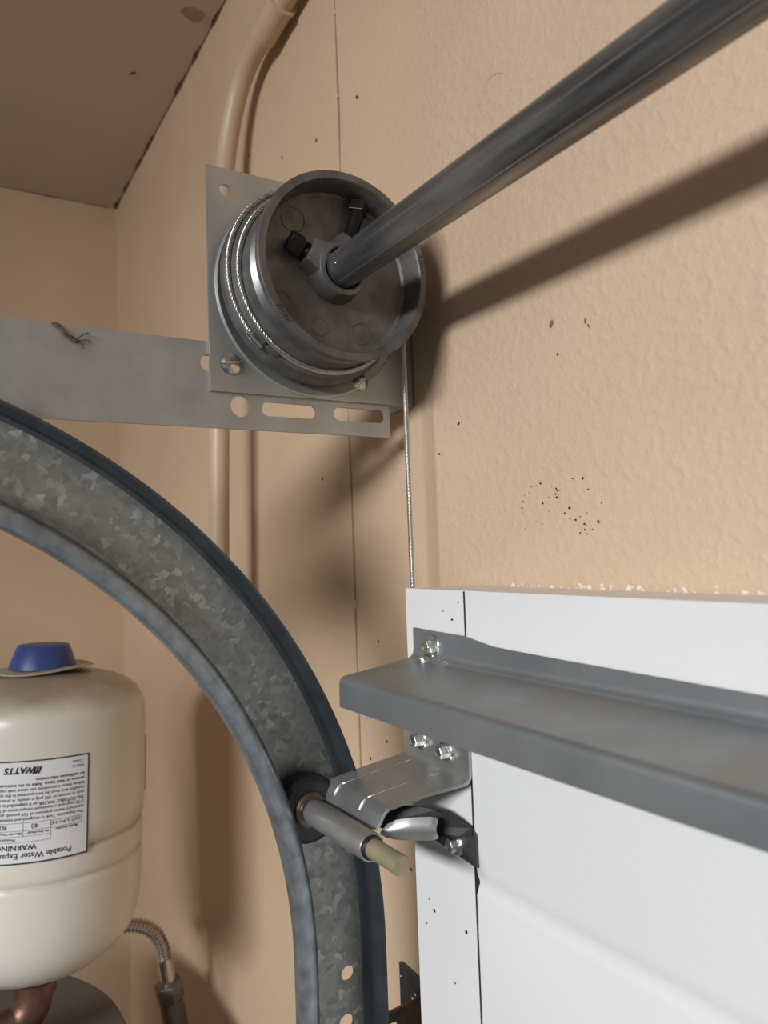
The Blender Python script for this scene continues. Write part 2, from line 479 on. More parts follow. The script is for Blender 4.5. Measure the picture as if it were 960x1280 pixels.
# cluster of dark flecks in two loose rings: x, z on the wall and radius, in metres
cl = [(0.1292, 2.2366, 0.0004), (0.1318, 2.2362, 0.00027), (0.1344, 2.237, 0.00027), (0.1379, 2.2379, 0.00081), (0.1269, 2.233, 0.00027), (0.1233, 2.2317, 0.00027), (0.1214, 2.2278, 0.00054), (0.12, 2.2234, 0.00054), (0.1202, 2.2209, 0.00027), (0.1515, 2.2335, 0.00068), (0.1525, 2.2322, 0.00054), (0.1545, 2.2319, 0.00027), (0.1506, 2.2303, 0.00054), (0.1517, 2.228, 0.00081), (0.1451, 2.2285, 0.0004), (0.1393, 2.2253, 0.00068), (0.1288, 2.2215, 0.00027), (0.1326, 2.2143, 0.00027), (0.1379, 2.2124, 0.0004), (0.1223, 2.2101, 0.00027), (0.1441, 2.22, 0.00027), (0.1491, 2.2194, 0.00027), (0.1479, 2.2351, 0.00027), (0.1578, 2.2181, 0.00068), (0.1619, 2.221, 0.00081), (0.1614, 2.2146, 0.0004), (0.164, 2.2137, 0.00027), (0.1664, 2.2135, 0.00068), (0.1699, 2.2153, 0.0004), (0.1731, 2.2108, 0.00068), (0.175, 2.2098, 0.00027), (0.1732, 2.2074, 0.00054), (0.1791, 2.2073, 0.0004), (0.1695, 2.2058, 0.00054), (0.1747, 2.205, 0.0004), (0.1753, 2.2172, 0.0004), (0.1839, 2.2117, 0.00081), (0.1869, 2.2221, 0.00054), (0.1773, 2.2308, 0.00054), (0.1736, 2.2376, 0.00068), (0.1654, 2.2382, 0.00054), (0.1029, 2.2231, 0.00027)]
fl = [fleck(x, z, r, random.uniform(0, PI), 1.3) for x, z, r in cl]
V, F = merge(fl)
st = plain('stain_flecks', V, F, 'speck', wf); st['kind'] = 'stuff'
V, F = merge([fleck(0.154, 2.335, 0.0013, 1.2, 1.9), fleck(0.1815, 2.3295, 0.0007, 1.3, 3.2), fleck(0.1838, 2.3255, 0.0006, 1.9, 2.5)])
st = plain('wall_smudges', V, F, 'smudge', wf); st['kind'] = 'stuff'
fl = [fleck(0.158, 2.315, 0.0008), fleck(0.032, 2.270, 0.0010), fleck(0.057, 2.289, 0.0009, 0.7, 2)]
for z, x in ((2.10, -0.07), (2.095, -0.05), (2.04, -0.06), (2.122, -0.068), (2.02, -0.088), (1.945, -0.03), (1.95, -0.022), (1.93, -0.015)):
    fl.append(fleck(x, z, 0.0011, random.uniform(0, 3), 1.5, y=0.001))
for x, z in ((-0.32, 2.665), (-0.20, 2.545), (-0.47, 2.30), (-0.466, 2.29), (-0.16, 2.27), (-0.30, 2.75), (-0.36, 2.70), (-0.07, 2.60), (-0.23, 2.62), (-0.57, 2.20), (-0.15, 2.60), (-0.02, 2.66)):
    fl.append(fleck(x, z, 0.0014, random.uniform(0, 3), 1.4))
V, F = merge(fl)
st = plain('wall_specks', V, F, 'speck', wf); st['kind'] = 'stuff'
# hairline paint crack
hp = [(0.094, 2.503), (0.099, 2.508), (0.106, 2.517), (0.114, 2.5165), (0.121, 2.513), (0.126, 2.507), (0.128, 2.497)]
tube('paint_crack', catmull([(x, -0.0001, z) for x, z in hp], 4), 0.00035, 'wall_board', wf, 5)

wl = struct(box('wall_left', (X_SIDE - 0.1, -4.0, 0.0), (X_SIDE, 0.0, 3.05), 'wall_smooth'), 'shaded tan side wall behind the water tank')
ce = struct(sheet('ceiling', [(X_SIDE - 0.1, -4.0), (3.2, -4.0), (3.2, 0.0), (X_SIDE - 0.1, 0.0)], [], lambda u, v, t: (u, v, ceil_z(u) + t), 0.05, 'ceiling'), 'painted ceiling corner in the upper left')
fo = struct(box('floor', (X_SIDE - 0.1, -4.0, -0.05), (3.2, 0.1, 0.0), 'floor'), 'concrete garage floor')
# chipped brown line along the ceiling joint
secs = []
xx = X_SIDE
while xx < -0.15:
    wd = max(0.0006, 0.0034 * (math.sin(xx * 31) * 0.5 + math.sin(xx * 77 + 2) * 0.5 + random.uniform(-0.3, 0.9)))
    secs.append([(xx, -0.0005, ceil_z(xx) - 0.0008 - wd), (xx, -0.0012, ceil_z(xx) - 0.0006), (xx, -0.001 - wd, ceil_z(xx) - 0.0006)])
    xx += 0.012
struct(loft('trim_1', secs, 'joint', None, smooth=False), 'chipped brown paint line where wall meets ceiling')
secs = []
yy = -0.6
while yy < 0.0:
    wd = max(0.0003, 0.002 * (math.sin(yy * 41) * 0.5 + random.uniform(-0.3, 0.8)))
    secs.append([(X_SIDE + 0.0005, yy, ceil_z(X_SIDE) - 0.0008 - wd), (X_SIDE + 0.0012, yy, ceil_z(X_SIDE) - 0.0006), (X_SIDE + 0.001 + wd, yy, ceil_z(X_SIDE) - 0.0006)])
    yy += 0.015
struct(loft('trim_2', secs, 'joint', None, smooth=False), 'thin cracked line at the top of the side wall')
# peeled patch on the ceiling
pp = [(-0.424, -0.047), (-0.413, -0.042), (-0.410, -0.032), (-0.413, -0.020), (-0.417, -0.0145), (-0.431, -0.0165), (-0.436, -0.026), (-0.432, -0.037)]
sheet('peeled_patch', pp, [], lambda u, v, t: (u, v, ceil_z(u) - 0.0008 + t), 0.0007, 'bare', ce)
sheet('ceiling_nick', [(-0.580, -0.072), (-0.574, -0.070), (-0.570, -0.064), (-0.576, -0.066)], [], lambda u, v, t: (u, v, ceil_z(u) - 0.0006 + t), 0.0005, 'speck', ce)

# ------------------------------------------------------------------ garage door
DX, DY, DT = 0.054, -0.050, 2.1733
SJ = 0.1205
door = empty('garage_door', (1.3, -0.026, 0.0), 'white ribbed steel overhead garage door filling the lower right', 'garage door')
z0 = DT
H_SEC = 0.533
for s in range(4):
    zt = DT - s * H_SEC; zb = zt - H_SEC + 0.002
    if s == 3: zb = 0.012
    sec = box('door_section', (DX + 0.004, DY + 0.004, zb), (2.50, -0.003, zt - 0.0005), 'stile', door)
    est = box('end_stile', (DX, DY, zb), (SJ - 0.0008, DY + 0.006, zt), 'stile', door, bevel=0.0008)
    # shaded lap joint beside the stile
    jt = [(SJ - 0.0012, zt), (SJ + 0.0006, zt)]
    # inner skin with a pressed groove
    prof = [(zt, 0.0)]
    zg = zt - 0.1735
    for k in range(4):
        g = zg - k * 0.115
        if g - 0.02 < zb: break
        prof += [(g + 0.012, 0.0), (g + 0.005, 0.0010), (g, 0.0027), (g - 0.004, 0.0010), (g - 0.007, 0.0)]
    prof += [(zb, 0.0)]
    A = [(SJ + 0.0008, DY - 0.0006 + d, z) for z, d in prof]
    B = [(2.50, DY - 0.0006 + d, z) for z, d in prof]
    mid = [(x, DY - 0.0006 + d, z) for x in (0.5,) for z, d in prof]
    loft('inner_skin', [A, mid, B], 'door', door, thick=0.0008, offset=-1, autos=60)
box('lap_joint_shade', (SJ - 0.0014, DY - 0.0003, 0.012), (SJ + 0.0004, DY + 0.004, DT - 0.0005), 'black', door)  # black strip near the surface paints in the shade of the open joint
# small drilled holes and marks in the stile
for x, z in ((0.0747, 1.9663), (0.1082, 1.9661)):
    lathe('drill_hole', [(0, 0.0013), (0.0002, 0.0013)], (x, DY + 0.0001, z), (0, -1, 0), 'black', door, 12)
V, F = merge([fleck(x, z, s, random.uniform(0, 3), 1.6, y=DY) for x, z, s in ((0.107, 2.155, 0.0007), (0.114, 2.166, 0.0005), (0.098, 2.16, 0.0004), (0.070, 1.972, 0.0005), (0.066, 1.955, 0.0004), (0.095, 1.93, 0.0005))])
st = plain('stile_specks', V, F, 'speck', door); st['kind'] = 'stuff'

# ------------------------------------------------------------------ reinforcing strut
strut = empty('reinforcing_strut', (1.3, -0.08, 2.10), 'long grey galvanised channel bolted across the white door', 'strut')
def strut_sec(x):
    pts = [(0.0660, 2.1478), (0.0881, 2.1470), (0.1206, 2.1462), (0.1313, 2.1445), (0.1466, 2.1422), (0.1638, 2.1415), (0.20, 2.1404), (0.25, 2.1391), (0.3128, 2.1377), (2.6, 2.1377)]
    for (xa, za), (xb, zb) in zip(pts, pts[1:]):
        if xa <= x <= xb: zt = za + (zb - za) * (x - xa) / (xb - xa)
    tw = min(1.0, max(0.0, (x - 0.066) / 0.28))
    zl = 2.1216 - 0.0036 * tw; zb_ = 2.1035 - 0.0015 * tw
    zs = 2.1275 - 0.002 * tw
    s = [(DY - 0.0024, zt), (DY - 0.0026, zt - 0.002), (DY - 0.0027, zs + 0.006)]
    for k in range(1, 6):
        a = (PI / 2) * k / 5
        s.append((DY - 0.0027 - 0.006 * (1 - math.cos(a)), zs + 0.006 - 0.006 * math.sin(a) * 0.95))
    s += [(DY - 0.03, (zs + zl) / 2 + 0.0004)]
    for k in range(0, 6):
        a = (PI / 2) * k / 5
        s.append((-0.1055 - 0.0045 * math.sin(a), zl + 0.0008 - 0.0045 * (1 - math.cos(a))))
    s += [(-0.1103, zb_)]
    return s
xs = [0.0660, 0.0672, 0.07, 0.08, 0.0881, 0.10, 0.1206, 0.1313, 0.1466, 0.1638, 0.20, 0.25, 0.3128, 0.5, 1.0, 1.8, 2.5]
secs = []
for x in xs:
    sc = strut_sec(x)
    row = []
    for i, (y, z) in enumerate(sc):
        cut = 0.0
        if x < 0.0675 and i > len(sc) - 8: cut = 0.0015
        row.append((x + cut, y, z))
    secs.append(row)
loft('channel', secs, 'strut', strut, thick=0.0014, offset=-1, autos=50)
w1 = hexhead('screw', (0.0895, DY - 0.0027, 2.1375), (0, -1, 0), strut, 0.0072, 0.0046, 0.0072)
lathe('screw_tip', [(0, 0.0045), (0.002, 0.0042), (0.004, 0.003)], (0.083, -0.0555, 2.1275), (-0.2, -0.6, 0.75), 'screw', strut, 10)
for x in (0.1015, 0.109):
    lathe('weld_dot', [(-0.0005, 0.0016), (0.0006, 0.0013), (0.001, 0.0006)], (x, -0.0535, 2.1297 if x < 0.105 else 2.1287), (0, -0.7, 0.7), 'screw', strut, 10)

# ------------------------------------------------------------------ top roller bracket
br = empty('roller_bracket', (0.09, -0.052, 2.03), 'stepped zinc roller bracket screwed to the white door edge under the strut', 'bracket')
def arm(path, half, name, m, thick=0.002):
    """strip: path of (left xyz, right xyz) pairs"""
    secs = []
    for l, r in path:
        l = Vector(l); r = Vector(r)
        secs.append([l + (r - l) * k / 4 for k in range(5)])
    return loft(name, secs, m, br, thick=thick, offset=0, autos=50)
# door flange + ramp + nose in one bent strip
def pr(l, r): return (l, r)
zf = 2.094
path = [((0.050, DY - 0.002, zf), (0.1215, DY - 0.002, zf)),
        ((0.050, DY - 0.002, 2.066), (0.1215, DY - 0.002, 2.0635))]
for k in range(1, 6):
    a = PI / 2 * k / 5
    path.append(((0.050, DY - 0.002 - 0.005 * (1 - math.cos(a)), 2.066 - 0.005 * math.sin(a)), (0.1215, DY - 0.002 - 0.005 * (1 - math.cos(a)), 2.0635 - 0.005 * math.sin(a))))
path += [((0.036, -0.076, 2.0535), (0.108, -0.076, 2.0525)), ((0.027, -0.093, 2.0475), (0.0985, -0.093, 2.0465))]
for k in range(1, 6):
    a = math.radians(70) * k / 5
    path.append(((0.0255 - 0.0004 * k, -0.093 - 0.0075 * math.sin(a), 2.0475 - 0.0065 * (1 - math.cos(a)) - 0.0007 * k), (0.097 - 0.0003 * k, -0.093 - 0.0075 * math.sin(a), 2.0465 - 0.0065 * (1 - math.cos(a)) - 0.0007 * k)))
path.append(((0.0235, -0.1035, 2.0335), (0.0955, -0.1035, 2.0345)))
arm(path, 0, 'bent_plate', 'bracket')
# pressed ribs on the plate
for t in (0.20, 0.66):
    def at(i, t=t):
        l, r = path[i]; l = Vector(l); r = Vector(r); return l + (r - l) * t
    rp = [at(i) + Vector((0, -0.0002, 0.0006)) for i in (6, 7, 8, 9, 10, 11, 12, 13)]
    tube('pressed_rib', catmull(rp, 4), [0.0005] * 6 + [0.0005 + 0.0009 * min(1, k / 8) for k in range(len(catmull(rp, 4)) - 6)], 'bracket', br, 8)
# lower flange on the door with its arm
sheet('lower_flange', [(0.069, 2.0150), (0.1245, 2.0100), (0.1245, 2.0270), (0.1235, 2.0295), (0.1210, 2.0305), (0.086, 2.0305), (0.069, 2.0280)], [], lambda u, v, t: (u, DY - 0.0006 - t, v), 0.002, 'jamb_br', br)
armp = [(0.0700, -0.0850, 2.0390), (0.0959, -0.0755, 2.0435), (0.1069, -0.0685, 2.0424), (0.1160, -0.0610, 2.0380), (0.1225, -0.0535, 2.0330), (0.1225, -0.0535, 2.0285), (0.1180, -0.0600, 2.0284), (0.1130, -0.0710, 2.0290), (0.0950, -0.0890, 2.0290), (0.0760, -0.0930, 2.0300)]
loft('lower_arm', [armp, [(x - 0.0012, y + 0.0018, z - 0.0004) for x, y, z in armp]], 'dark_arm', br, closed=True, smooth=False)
# folded ear at the open end of the arm
cols = [((0.0932, -0.0985, 2.0316), (0.0938, -0.0980, 2.0328)), ((0.0962, -0.0970, 2.0303), (0.0968, -0.0962, 2.0368)), ((0.1005, -0.0930, 2.0294), (0.1010, -0.0928, 2.0400)), ((0.1065, -0.0848, 2.0287), (0.1065, -0.0848, 2.0413)), ((0.1125, -0.0760, 2.0286), (0.1125, -0.0760, 2.0415)), ((0.1142, -0.0735, 2.0292), (0.1142, -0.0735, 2.0410)), ((0.1146, -0.0730, 2.0305), (0.1146, -0.0730, 2.0395))]
secs = []
for lo_, hi_ in cols:
    lo_ = Vector(lo_); hi_ = Vector(hi_)
    secs.append([lo_.lerp(hi_, k / 6) + Vector((0.0014, -0.0016, 0)) * math.sin(PI * k / 6) for k in range(7)])
loft('folded_ear', secs, 'bracket', br, thick=0.0018, offset=0)
for x, z in ((0.0715, 2.0755), (0.0995, 2.0735)):
    hexhead('screw', (x, DY - 0.003, z), (0, -1, 0), br, 0.0070, 0.0046, 0.0072)
hexhead('screw', (0.1060, DY - 0.0026, 2.0185), (0, -1, 0), br, 0.0068, 0.0044, 0.0070)
# sleeve tube
RY, RZ = -0.1132, 2.0306
lathe('sleeve', [(0.0, 0.0068), (0.0, 0.0078), (0.0006, 0.0083), (0.0720, 0.0083), (0.0726, 0.0079), (0.0726, 0.0072), (0.060, 0.0070)], (0.034, RY, RZ), (1, 0, 0), 'tube', br, 32, cap0=False, cap1=True)

ro = empty('door_roller', (0.02, RY, RZ), 'black nylon door roller with brass-coloured stem seated in the track', 'roller')
lathe('tire', [(0.0, 0.012), (0.0, 0.019), (0.002, 0.0218), (0.005, 0.0225), (0.010, 0.0225), (0.013, 0.0218), (0.015, 0.019), (0.015, 0.012)], (0.0135, RY, RZ), (1, 0, 0), 'black_nylon', ro, 40)
lathe('bearing_hub', [(0.0, 0.0118), (0.017, 0.0118), (0.018, 0.0105), (0.018, 0.007)], (0.0125, RY, RZ), (1, 0, 0), 'brownsteel', ro, 32)
lathe('collar', [(0.0, 0.0060), (0.0, 0.0078), (0.0015, 0.0082), (0.0025, 0.0078), (0.0025, 0.006)], (0.0312, RY, RZ), (1, 0, 0), 'chrome', ro, 28)
lathe('bushing', [(0.0, 0.0069), (0.0095, 0.0069), (0.0100, 0.0064), (0.0100, 0.0057)], (0.0985, RY, RZ), (1, 0, 0), 'black_nylon', ro, 28)
lathe('stem', [(0.0, 0.0056), (0.101, 0.0056), (0.1022, 0.0052), (0.1026, 0.0044)], (0.036, RY, RZ), (1, 0, 0), 'stem', ro, 28)

# ------------------------------------------------------------------ curved track
CY, CZ = -0.452, 1.934
tr = empty('roller_track', (0.02, -0.09, 1.2), 'curved galvanised door track with spangled zinc web sweeping up from the jamb', 'track')
XW = 0.010
outer_p = [(0.0355, 0.3875), (0.030, 0.3872), (0.024, 0.3855), (0.0215, 0.3858), (0.016, 0.3868), (XW + 0.004, 0.3868), (XW + 0.001, 0.3855), (XW, 0.3825)]
web_p = [(XW, 0.3825), (XW, 0.3435)]
inner_p = [(XW, 0.3435), (XW + 0.0012, 0.3400), (XW + 0.004, 0.3388), (0.028, 0.3388), (0.0325, 0.3375), (0.0352, 0.3345), (0.0356, 0.331), (0.0345, 0.3275), (0.031, 0.3262), (0.024, 0.3262)]
def sweep(name, prof, m, z_low=1.0, y_far=-1.9, curved=True, straight=True, thick=0.0016):
    secs = []
    if straight:
        for z in (z_low, 1.3, 1.5, 1.7, 1.80, 1.87): secs.append([(x, CY + r, z) for x, r in prof])
    if curved:
        n = 48
        for k in range(n + 1):
            a = PI / 2 * k / n
            secs.append([(x, CY + r * math.cos(a), CZ + r * math.sin(a)) for x, r in prof])
        for y in (CY - 0.25, y_far): secs.append([(x, y, CZ + r) for x, r in prof])
    return loft(name, secs, m, tr, thick=thick, offset=0, autos=45)
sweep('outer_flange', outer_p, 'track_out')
sweep('inner_lip', inner_p, 'track_lip')
sweep('curved_web', web_p, 'track', straight=False)
yv0, yv1 = CY + 0.3435, CY + 0.3825
hl = [circle2(-0.0808, 1.9083, 0.0050, 20), circle2(-0.0830, 1.8760, 0.0055, 20)]
for zc in (1.78, 1.70, 1.62): hl.append(circle2(-0.085, zc, 0.005, 16))
sheet('pierced_web', [(yv0, 1.0), (yv1, 1.0), (yv1, CZ), (yv0, CZ)], hl, lambda u, v, t: (XW - 0.0008 + t, u, v), 0.0016, 'track', tr)

# ------------------------------------------------------------------ horizontal angle
an = empty('track_hanger_angle', (-0.004, -0.26, 2.2865), 'grey punched steel angle running left from behind the bearing plate', 'angle iron')
holes = [circle2(-0.1422, 2.3023, 0.0074), slot2(-0.1269, -0.0844, 2.3018, 0.0050), slot2(-0.0699, -0.0253, 2.3020, 0.0050), circle2(-0.1640, 2.3306, 0.0062)]
holes.append(slot2(-0.48, -0.44, 2.3018, 0.005))
sheet('punched_leg', [(-0.50, 2.2868), (-0.0213, 2.2862), (-0.0209, 2.3450), (-0.50, 2.3458)], holes, lambda u, v, t: (-0.0028 - t, u, v), 0.0022, 'galv', an)
box('top_leg', (-0.034, -0.50, 2.3436), (-0.005, -0.0213, 2.3456), 'galv', an)
# husk stuck to the angle
hk = empty('insect_husk', (-0.002, -0.249, 2.339), 'tiny brown insect husk clinging to the steel angle', 'insect husk')
tube('body', catmull([(-0.0025, -0.2625, 2.3455), (-0.0012, -0.2585, 2.3435), (-0.0008, -0.255, 2.3392), (-0.001, -0.250, 2.3362), (-0.0012, -0.2465, 2.3350)], 4), [0.0006, 0.0009, 0.0011, 0.0013, 0.0012, 0.0010, 0.0011, 0.0013, 0.0012, 0.0010, 0.0011, 0.0013, 0.0014, 0.0016, 0.0013, 0.0008, 0.0005], 'husk', hk, 8)
for pts in ([(-0.0005, -0.2475, 2.3355), (-0.0004, -0.243, 2.3365), (-0.001, -0.2395, 2.3358)], [(-0.0005, -0.2485, 2.336), (0.0002, -0.245, 2.3398), (-0.001, -0.2425, 2.3402)], [(-0.0005, -0.2475, 2.335), (0.0, -0.2455, 2.3325), (-0.001, -0.2445, 2.331)], [(-0.0005, -0.246, 2.339), (0.0001, -0.242, 2.341), (-0.001, -0.2408, 2.338)]):
    tube('leg', catmull(pts, 4), 0.0003, 'husk', hk, 5)

# ------------------------------------------------------------------ bearing plate
SY, SZ = -0.0887, 2.389
pl = empty('bearing_plate', (0.0, -0.08, 2.3112), 'flat galvanised end bearing plate standing off the wall behind the drum', 'bearing plate')
po = [(-0.1646, 2.3111), (-0.002, 2.3113), (-0.0015, 2.4675), (-0.1635, 2.4675)]
sheet('face', po, [circle2(-0.1502, 2.4520, 0.0044, 20), circle2(SY, SZ, 0.020, 32)], lambda u, v, t: (-t, u, v), 0.0026, 'galv', pl)
box('wall_flange', (-0.034, -0.0026, 2.3113), (0.0, -0.0002, 2.4675), 'galv', pl, bevel=0.0008)
lathe('pressed_ring', [(-0.001, 0.0745), (0.0007, 0.0740), (0.0013, 0.0728), (0.0010, 0.0712), (0.0006, 0.0702), (0.0004, 0.03)], (0.0, SY + 0.003, SZ - 0.003), (1, 0, 0), 'galv', pl, 72, cap0=False, cap1=False)
lathe('bearing', [(0.0, 0.024), (0.006, 0.023), (0.008, 0.020), (0.008, 0.0132)], (0.0004, SY, SZ), (1, 0, 0), 'bolt_black', pl, 40)
slotted('slotted_screw', (0.0, -0.1495, 2.3305), (1, 0, 0), pl, 0.0076, 0.0042, rot=PI/2 - 0.12)
slotted('slotted_screw', (0.0, -0.0481, 2.3265), (1, 0, 0), pl, 0.0066, 0.0040, rot=0.9)

# ------------------------------------------------------------------ cable drum
dr = empty('cable_drum', (0.035, SY, SZ - 0.064), 'dark cast cable drum with dished face and set screws on the shaft', 'cable drum')
XF = 0.059
body = [(0.0045, 0.0680), (0.0075, 0.0698), (0.0105, 0.0696), (0.0130, 0.0684), (0.0150, 0.0672), (0.0205, 0.0668), (0.0225, 0.0628), (0.0265, 0.0616), (0.0300, 0.0602), (0.0375, 0.0590)]
band = [(0.0375, 0.0590)]
x = 0.0375
while x < 0.0510:
    band += [(x + 0.0007, 0.0604), (x + 0.0014, 0.0610), (x + 0.0021, 0.0604), (x + 0.0028, 0.0592)]
    x += 0.0028
front = [(x, 0.0592), (x + 0.0004, 0.0615), (x + 0.0012, 0.0632), (XF - 0.001, 0.0639), (XF, 0.0634), (XF + 0.0002, 0.0585), (XF - 0.0012, 0.0576), (0.046, 0.0566), (0.0415, 0.0560), (0.0400, 0.0542), (0.0396, 0.050), (0.0393, 0.024), (0.0396, 0.014)]
lathe('groove_band', band, (0, SY, SZ), (1, 0, 0), 'groove', dr, 96, cap0=False, cap1=False, autos=60)
lathe('dished_face', front, (0, SY, SZ), (1, 0, 0), 'cast', dr, 96, cap0=False, cap1=False, autos=28)
lathe('spool', body, (0, SY, SZ), (1, 0, 0), 'cast', dr, 96, cap0=False, cap1=False, autos=28)
lathe('hub_collar', [(0.039, 0.0205), (0.047, 0.0192), (0.0535, 0.0186), (0.0545, 0.0180), (0.0548, 0.0150), (0.0542, 0.0142), (0.049, 0.0138)], (0, SY, SZ), (1, 0, 0), 'cast', dr, 56, cap0=False, cap1=False, autos=30)
def radial(ang): return Vector((0, math.cos(ang), math.sin(ang)))
AA, AB = math.radians(156), math.radians(70)
for ang, r1 in ((AA, 0.0255), (AB, 0.0245)):
    e = radial(ang); t = Vector((0, -e.z, e.y)); ctr = Vector((0, SY, SZ))
    def bp(r, s, x): return ctr + e * r + t * s + Vector((x, 0, 0))
    vs = []
    for r, sw, xt in ((0.0125, 0.0130, 0.0545), (r1, 0.0098, 0.0530)):
        vs += [bp(r, -sw, 0.038), bp(r, sw, 0.038), bp(r, sw * 0.85, xt), bp(r, -sw * 0.85, xt)]
    fs = [(0, 1, 2, 3), (4, 5, 6, 7), (0, 1, 5, 4), (1, 2, 6, 5), (2, 3, 7, 6), (3, 0, 4, 7)]
    mesh('screw_boss', vs, fs, 'cast', dr, bevel=0.0012)
for ang, ra, rb, rc in ((AA, 0.0245, 0.0295, 0.0400), (AB, 0.0230, 0.0465, 0.0545)):
    e = radial(ang)
    pr_ = []
    r = ra
    while r < rb:
        pr_ += [(r, 0.0044), (r + 0.0007, 0.0051), (r + 0.0014, 0.0044)]; r += 0.0014
    org = Vector((0.0465, SY, SZ))
    sc = lathe('set_screw', pr_, org, e, 'bolt_black', dr, 24, autos=20)
    vs, fs = lathe_data([(rb, 0.0078), (rc - 0.0008, 0.0078), (rc, 0.0070)], org, e, 4)
    hd = mesh('square_head', vs, fs, 'bolt_black', None, bevel=0.0005); hd.parent = sc
# ejector-pin circles and rib on the dish floor
for yy_, zz_, rr_ in ((-0.030, 0.033, 0.0085), (0.020, -0.0385, 0.0075), (-0.012, -0.0375, 0.0062), (-0.040, -0.0235, 0.0065)):
    ring = [(0.0396, SY + yy_ + rr_ * math.cos(2 * PI * k / 28), SZ + zz_ + rr_ * math.sin(2 * PI * k / 28)) for k in range(29)]
    tube('casting_ring', ring, 0.00035, 'cast', dr, 6)
# raised casting letters on the rim face; brighter alloy paints in their lit relief
def rim_text(body_, size, a0, r0, flip):
    def fn(u, v, t):
        a = a0 - u / r0
        rr = r0 + v if not flip else r0 - v
        return (XF + 0.0004 + t, SY + rr * math.cos(a), SZ + rr * math.sin(a))
    def fn2(u, v, t):
        a = a0 + u / r0
        rr = r0 - v
        return (XF + 0.0004 + t, SY + rr * math.cos(a), SZ + rr * math.sin(a))
    return text_mesh(body_, size, fn2 if flip else fn, extr=0.0004, bold=0.00008)
V, F = rim_text('E HORN', 0.0044, math.radians(17), 0.0597, False)
plain('cast_lettering', V, F, 'groove', dr)
V, F = rim_text('25 0024', 0.0042, math.radians(212), 0.0624, True)
plain('cast_lettering', V, F, 'groove', dr)
# cable anchor slot lugs on the drum side
for a_, x_, s_ in ((math.radians(222), 0.0215, 0.0055), (math.radians(233), 0.0205, 0.0048)):
    e = radial(a_); t = Vector((0, -e.z, e.y)); c = Vector((x_, SY, SZ)) + e * 0.0640
    vs = [c + e * dz + t * dt + Vector((dx, 0, 0)) for dz in (-0.003, 0.0030) for dx, dt in ((-0.0035, -s_), (0.0035, -s_), (0.0035, s_), (-0.0035, s_))]
    mesh('anchor_lug', vs, [(0, 1, 2, 3), (4, 5, 6, 7), (0, 1, 5, 4), (1, 2, 6, 5), (2, 3, 7, 6), (3, 0, 4, 7)], 'cast', dr, bevel=0.0008)

# ------------------------------------------------------------------ lift cable
def cable_path():
    pts = []
    x0, r0 = 0.0300, 0.0612
    yb = SY + r0
    z = 1.20
    while z < SZ:
        pts.append(Vector((x0 - 0.0012 * (SZ - z), yb + 0.0, z))); z += 0.004
    tot = math.radians(180 + 360 + 41)
    n = 300
    for k in range(n + 1):
        a = tot * k / n
        turns = a / (2 * PI)
        if turns < 0.5:
            f = turns / 0.5; x = x0 + (0.0253 - x0) * f; r = r0 + (0.0636 - r0) * f
        elif turns < 1.0:
            f = (turns - 0.5) / 0.5; x = 0.0253 - 0.0012 * f; r = 0.0636 + 0.0006 * f
        else:
            f = min(1, (turns - 1.0) / 0.4); x = 0.0241 + (0.0192 - 0.0241) * f; r = 0.0642 + (0.0686 - 0.0642) * f
        pts.append(Vector((x, SY + r * math.cos(a), SZ + r * math.sin(a))))
    return pts
cp = cable_path()
# resample evenly
acc = [0.0]
for a, b in zip(cp, cp[1:]): acc.append(acc[-1] + (b - a).length)
STEP = 0.0016
rs = []
i = 0
d_ = 0.0
while d_ < acc[-1]:
    while acc[i + 1] < d_: i += 1
    f = (d_ - acc[i]) / max(1e-9, acc[i + 1] - acc[i]); rs.append(cp[i].lerp(cp[i + 1], f)); d_ += STEP
strands = []
NS = 6
u = Vector((1, 0, 0))
frames = []
for k, p in enumerate(rs):
    tn = (rs[min(k + 1, len(rs) - 1)] - rs[max(k - 1, 0)]).normalized()
    u = (u - tn * u.dot(tn)).normalized(); frames.append((p, u.copy(), tn.cross(u)))
for s in range(NS):
    path = []
    for k, (p, u_, v_) in enumerate(frames):
        a = 2 * PI * (s / NS + k * STEP / 0.0150)
        path.append(p + (u_ * math.cos(a) + v_ * math.sin(a)) * 0.00138)
    strands.append(tube_data(path, 0.00056, 6, True))
V, F = merge(strands)
cb = empty('lift_cable', (0.029, SY + 0.0612, 1.2), 'twisted steel lift cable hanging from the drum to behind the door', 'cable')
mesh('wire_rope', V, F, 'cable', cb, smooth=True)
V, F = tube_data([f[0] for f in frames[::2]], 0.00095, 6)
mesh('rope_core', V, F, 'slot', cb, smooth=True)
e = radial(cp and math.radians(180 + 45)); 
fa = math.radians(180 + 36); fb = math.radians(180 + 47)
fp = [Vector((0.0192, SY + 0.0686 * math.cos(a), SZ + 0.0686 * math.sin(a))) for a in [fa + (fb - fa) * k / 6 for k in range(7)]]
tube('ferrule', fp, 0.0026, 'screw', cb, 12)

